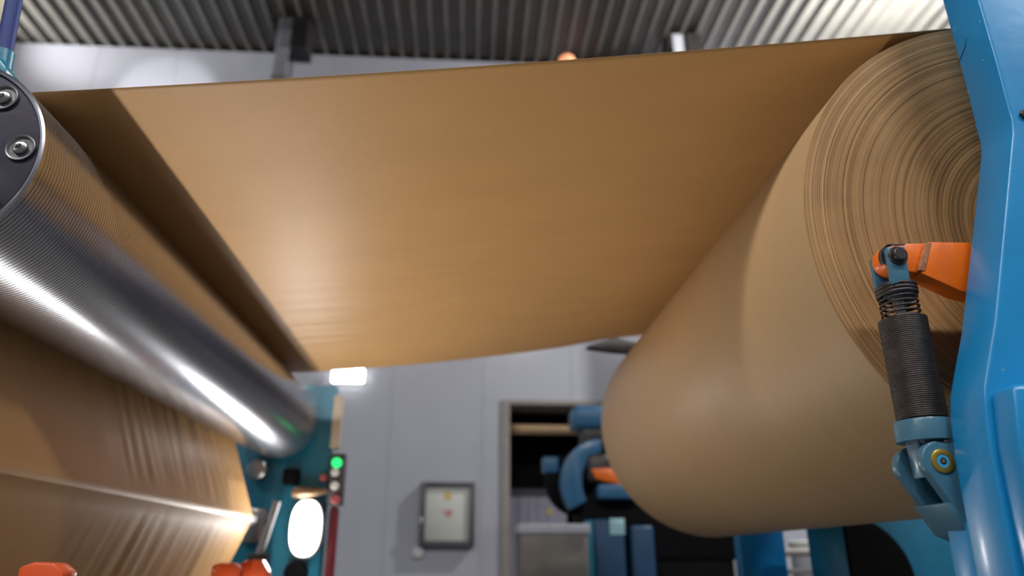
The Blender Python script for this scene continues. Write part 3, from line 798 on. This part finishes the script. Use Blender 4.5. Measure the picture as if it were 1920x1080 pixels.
# ------------------------------------------------------------------ things on the back wall
y = YW - .10
A, B = P(790, 903, y), P(889, 1024, y)
ecb = thing('wall_cabinet', ((A.x + B.x) / 2, YW, B.z), 'cream wall cabinet in a dark grey frame with yellow and red marks', 'cabinet')
t_ = .055
for nm, bx_ in (('frame_bar', (A.x, A.x + t_, B.z, A.z)), ('frame_bar', (B.x - t_, B.x, B.z, A.z)), ('frame_bar', (A.x + t_, B.x - t_, A.z - t_, A.z)), ('frame_bar', (A.x + t_, B.x - t_, B.z, B.z + t_))):
    MB().box(bx_[0], bx_[1], y, YW + .0, bx_[2], bx_[3]).build(nm, 'frame_dk', ecb, bevel=.004)
dr = MB().box(A.x + t_, B.x - t_, y + .03, YW, B.z + t_, A.z - t_).build('door', 'cream', ecb, bevel=.003)
q = P(840, 927, y + .028)
MB().prism([(q.x - .05, q.z - .045), (q.x + .05, q.z - .045), (q.x, q.z + .05)], y + .026, y + .031).build('yellow_warning_mark', 'yellow', dr)
q = P(840, 961, y + .028)
mk = MB(); mk.box(q.x - .065, q.x + .065, y + .026, y + .031, q.z + .012, q.z + .022); mk.box(q.x - .02, q.x + .035, y + .026, y + .031, q.z - .035, q.z + .004)
mk.build('red_mark', 'redprint', dr, smooth=False)
q = P(791, 980, y); MB().box(q.x - .02, q.x + .005, y - .02, y + .01, q.z - .05, q.z + .05).build('handle', 'steel', dr, bevel=.006)
q = P(784, 1036, YW - .05)
tag(MB().lathe([(YW - .05, .05), (YW - .04, .06), (YW, .06)], 'y', (q.x, 0, q.z), 28).build('wall_socket', 'white', None), 'small round white wall socket below the cream cabinet', 'socket')

A, B = P(622, 690, YW - .08), P(682, 716, YW - .08)
wlt = thing('wall_light', ((A.x + B.x) / 2, YW, B.z), 'small bright white wall light above the teal far frame', 'lamp')
MB().box(A.x, B.x, YW - .03, YW, B.z - .01, A.z + .01).build('back_plate', 'white', wlt, bevel=.004)
MB().box(A.x + .01, B.x - .01, YW - .08, YW - .02, B.z, A.z).build('diffuser', 'lamp_on', wlt, bevel=.012)

# orange beacon on a wall bracket
bc = P(1063, 117, 8.0); br = .115
be = thing('beacon_lamp', (bc.x, 8.0, bc.z - .3), 'round glowing orange beacon peeking over the top edge of the web', 'lamp')
MB().lathe([(bc.z - .20, br * .7), (bc.z - .05, br * .98), (bc.z, br), (bc.z + br * .5, br * .86), (bc.z + br * .85, br * .5), (bc.z + br, br * .08)], 'z', (bc.x, 8.0, 0), 32).build('dome', 'amber_on', be)
MB().lathe([(bc.z - .26, br * 1.1), (bc.z - .20, br * 1.1), (bc.z - .19, br * .8)], 'z', (bc.x, 8.0, 0), 32).build('base', 'dark_steel', be)
MB().box(bc.x - .03, bc.x + .03, 7.97, YW + .005, bc.z - .31, bc.z - .26).build('wall_bracket', 'dark_steel', be, bevel=.004)

# ------------------------------------------------------------------ far machine in front of the opening
YG = 6.2
fm = thing('blue_roll_stand', (P(1150, 1000, YG).x, YG, 0), 'blue far roll stand with dark brake disc before the opening', 'machine')
def px_box(parent, name, mat, x0, y0, x1, y1, ya, yb2, bevel=.02, zmin=None):
    a, b_ = P(x0, y0, ya), P(x1, y1, ya)
    return MB().box(a.x, b_.x, ya, yb2, b_.z if zmin is None else zmin, a.z).build(name, mat, parent, bevel=bevel, seg=3)
px_box(fm, 'top_cap', 'midblue', 1074, 758, 1160, 802, YG, YG + .35, .06)
px_box(fm, 'neck', 'dark_steel', 1092, 800, 1150, 835, YG + .06, YG + .3, .02)
cc = P(1128, 905, YG)
rg = MB(); ro, ri = P(1128, 905, YG).x - P(1052, 905, YG).x, P(1128, 905, YG).x - P(1092, 905, YG).x
outl = [(cc.x + ro * math.cos(a) , cc.z + ro * 1.05 * math.sin(a)) for a in np.linspace(math.radians(88), math.radians(218), 26)]
inl = [(cc.x + ri * math.cos(a), cc.z + ri * 1.5 * math.sin(a)) for a in np.linspace(math.radians(218), math.radians(88), 26)]
rg.prism(outl + inl, YG - .02, YG + .16).build('curved_guard', 'midblue', fm, bevel=.015)
dc = P(1078, 908, YG + .3)
MB().lathe([(YG + .22, .22), (YG + .23, .26), (YG + .30, .265), (YG + .31, .25)], 'y', (dc.x, 0, dc.z), 56).build('brake_disc', 'black', fm)
px_box(fm, 'caliper', 'midblue', 1018, 856, 1048, 886, YG + .2, YG + .33, .015)
q = P(1030, 960, YG + .2); MB().lathe([(YG + .18, .02), (YG + .22, .025)], 'y', (q.x, 0, q.z), 16).build('yellow_plug', 'yellow', fm)
px_box(fm, 'hub', 'dark_steel', 1100, 850, 1150, 905, YG - .05, YG + .25, .05)
oc = [P(1108, 880, YG - .08), P(1145, 878, YG - .08), P(1170, 912, YG - .08), P(1118, 898, YG - .08)]
MB().prism([(p.x, p.z) for p in oc], YG - .1, YG + .05).build('orange_clamp', 'orange', fm, bevel=.008)
px_box(fm, 'blue_shelf', 'midblue', 1122, 908, 1200, 935, YG - .12, YG + .1, .02)
px_box(fm, 'dark_body', 'black', 1090, 925, 1388, 1080, YG + .02, YG + .6, .02, zmin=.9)  # black covers the machine body and the shade under the roll alike
px_box(fm, 'pedestal', 'black', 1100, 1000, 1380, 1080, YG + .05, YG + .6, .02, zmin=0)
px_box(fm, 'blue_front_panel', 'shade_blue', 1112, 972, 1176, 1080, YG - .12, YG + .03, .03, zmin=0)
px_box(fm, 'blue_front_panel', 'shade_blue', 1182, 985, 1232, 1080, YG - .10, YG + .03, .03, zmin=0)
a = P(1143, 972, YG - .125); b_ = P(1172, 1003, YG - .125)
MB().box(a.x, b_.x, YG - .128, YG - .118, b_.z, a.z).build('pale_label', 'label_lt', fm, bevel=.003)
px_box(fm, 'side_leg', 'teal', 1098, 975, 1116, 1080, YG - .1, YG + .1, .01, zmin=0)

# grey crate standing left of the far machine
YC = 5.7
A, B = P(972, 982, YC), P(1106, 982, YC)
cr_ = thing('grey_crate', ((A.x + B.x) / 2, YC + .3, 0), 'grey open-top crate with a pale rim before the dark opening', 'crate')
MB().prism([(A.x + .03, 0), (B.x - .03, 0), (B.x - .015, A.z - .06), (A.x + .015, A.z - .06)], YC, YC + .6).build('body', 'concrete', cr_, bevel=.02, seg=3)
rm_ = MB(); rm_.box(A.x, B.x, YC - .015, YC + .03, A.z - .07, A.z); rm_.box(A.x, B.x, YC + .57, YC + .615, A.z - .07, A.z)
rm_.box(A.x, A.x + .045, YC + .03, YC + .57, A.z - .07, A.z); rm_.box(B.x - .045, B.x, YC + .03, YC + .57, A.z - .07, A.z)
rm_.build('rim', 'col', cr_, bevel=.008)
# far arm of the roll stand, mostly hidden by the big roll
YR0 = YF + .12
fa = thing('far_roll_arm', (RC.x + .2, YR0 + .06, 0), 'dark tipped far arm of the roll stand behind the big roll', 'machine arm')
tp = [P(1100, 650, YR0), P(1150, 632, YR0), P(1230, 610, YR0)]
MB().prism([(tp[0].x, tp[0].z), (P(1150, 657, YR0).x, P(1150, 657, YR0).z), (P(1200, 660, YR0).x, P(1200, 660, YR0).z), (RC.x + .1, RC.y + .25), (RC.x + .15, RC.y + .42), (tp[1].x, tp[1].z)], YR0, YR0 + .08).build('arm_horn', 'dark_steel', fa, bevel=.006)
MB().prism([(RC.x - .16, RC.y + .3), (RC.x - .2, RC.y - .2), (P(1388, 1020, YR0).x, RC.y - .45), (P(1388, 1020, YR0).x, 0), (P(1472, 1020, YR0).x, 0), (P(1472, 1020, YR0).x, RC.y + .3), (RC.x + .1, RC.y + .42)], YR0 + .002, YR0 + .10).build('arm_plate', 'blue', fa, bevel=.006)
MB().lathe([(YF - .10, .058), (YF + .013, .058), (YF + .014, .12), (YR0 + .01, .12)], 'y', (RC.x, 0, RC.y), 40).build('chuck', 'dark_steel', fa)

# teal base cabinet with a black wheel under the big roll, and the pipework beside it
YV = 3.3
cbm = thing('teal_base_cabinet', (P(1700, 1040, YV).x, YV + .2, 0), 'teal base cabinet with a black round opening under the big roll', 'cabinet')
A = P(1598, 958, YV)
MB().box(A.x, A.x + 1.2, YV, YV + .5, 0, P(1700, 955, YV).z).build('body', 'cyanblue', cbm, bevel=.012)
wc = P(1598, 1094, YV)
wr = P(1716, 1094, YV).x - wc.x
MB().prism([(wc.x + .002, wc.z - wr)] + [(wc.x + wr * math.cos(a), wc.z + wr * math.sin(a)) for a in np.linspace(-PI / 2, PI / 2, 30)] + [(wc.x + .002, wc.z + wr)], YV - .012, YV + .01).build('round_opening', 'black', cbm, bevel=.004)
YQ = 5.6
pw = thing('pipe_loop', (P(1540, 1060, YQ).x, YQ, 0), 'taupe pipe loop standing before the pale wall under the roll', 'pipe')
z1 = P(1540, 1036, YQ).z; xa, xb = P(1462, 1036, YQ).x, P(1566, 1036, YQ).x
MB().tube([(xa, YQ, 0), (xa, YQ, z1 - .06), (xa + .02, YQ, z1 - .015), (xa + .06, YQ, z1), (xb - .06, YQ, z1), (xb - .02, YQ, z1 - .015), (xb, YQ, z1 - .06), (xb, YQ, 0)], .028, 14).build('bent_pipe', 'jamb', pw)
z2 = P(1540, 1072, YQ).z
MB().tube([(xa, YQ, z2), (xb + .1, YQ, z2)], .022, 12).build('cross_pipe', 'jamb', pw)
MB().lathe([(z2 - .04, .05), (z2 + .04, .05)], 'z', (xb, YQ, 0), 20).build('pipe_joint', 'dark_steel', pw)
A, B = P(1516, 1012, YQ + .2), P(1582, 1030, YQ + .2)
tr = thing('lidded_drum', ((A.x + B.x) / 2, YQ + .5, 0), 'white lidded drum behind the taupe pipe loop', 'drum')
MB().lathe([(0, .14), (.02, .15), (B.z, .15), (B.z + .005, .14)], 'z', ((A.x + B.x) / 2, YQ + .5, 0), 32).build('drum_body', 'wall', tr)
MB().lathe([(B.z, .158), (A.z - .01, .158), (A.z, .14)], 'z', ((A.x + B.x) / 2, YQ + .5, 0), 32).build('drum_lid', 'cream', tr)

# assumed flood lamp hidden behind the web, added for the wall's light pool
u0 = P(205, 330, YW - .9); u0.z = H + 4.75
ul = thing('assumed_uplight', tuple(u0), 'assumed flood lamp hidden behind the web, lighting the wall panels upwards', 'lamp')
MB().lathe([(-.10, .07), (-.09, .09), (.02, .10), (.03, .09), (.0, .08)], 'z', tuple(u0), 28).build('housing', 'dark_steel', ul)
MB().box(u0.x - .03, u0.x + .03, u0.y, YW + .005, u0.z - .07, u0.z - .03).build('bracket', 'dark_steel', ul)
light('assumed_uplight_spot', 'SPOT', (u0.x, u0.y, u0.z + .04), UPLIGHT_W, (1, .98, .96), ul, aim=(u0.x, YW, u0.z + .54), spot_size=math.radians(70), spot_blend=.22, shadow_soft_size=.03)
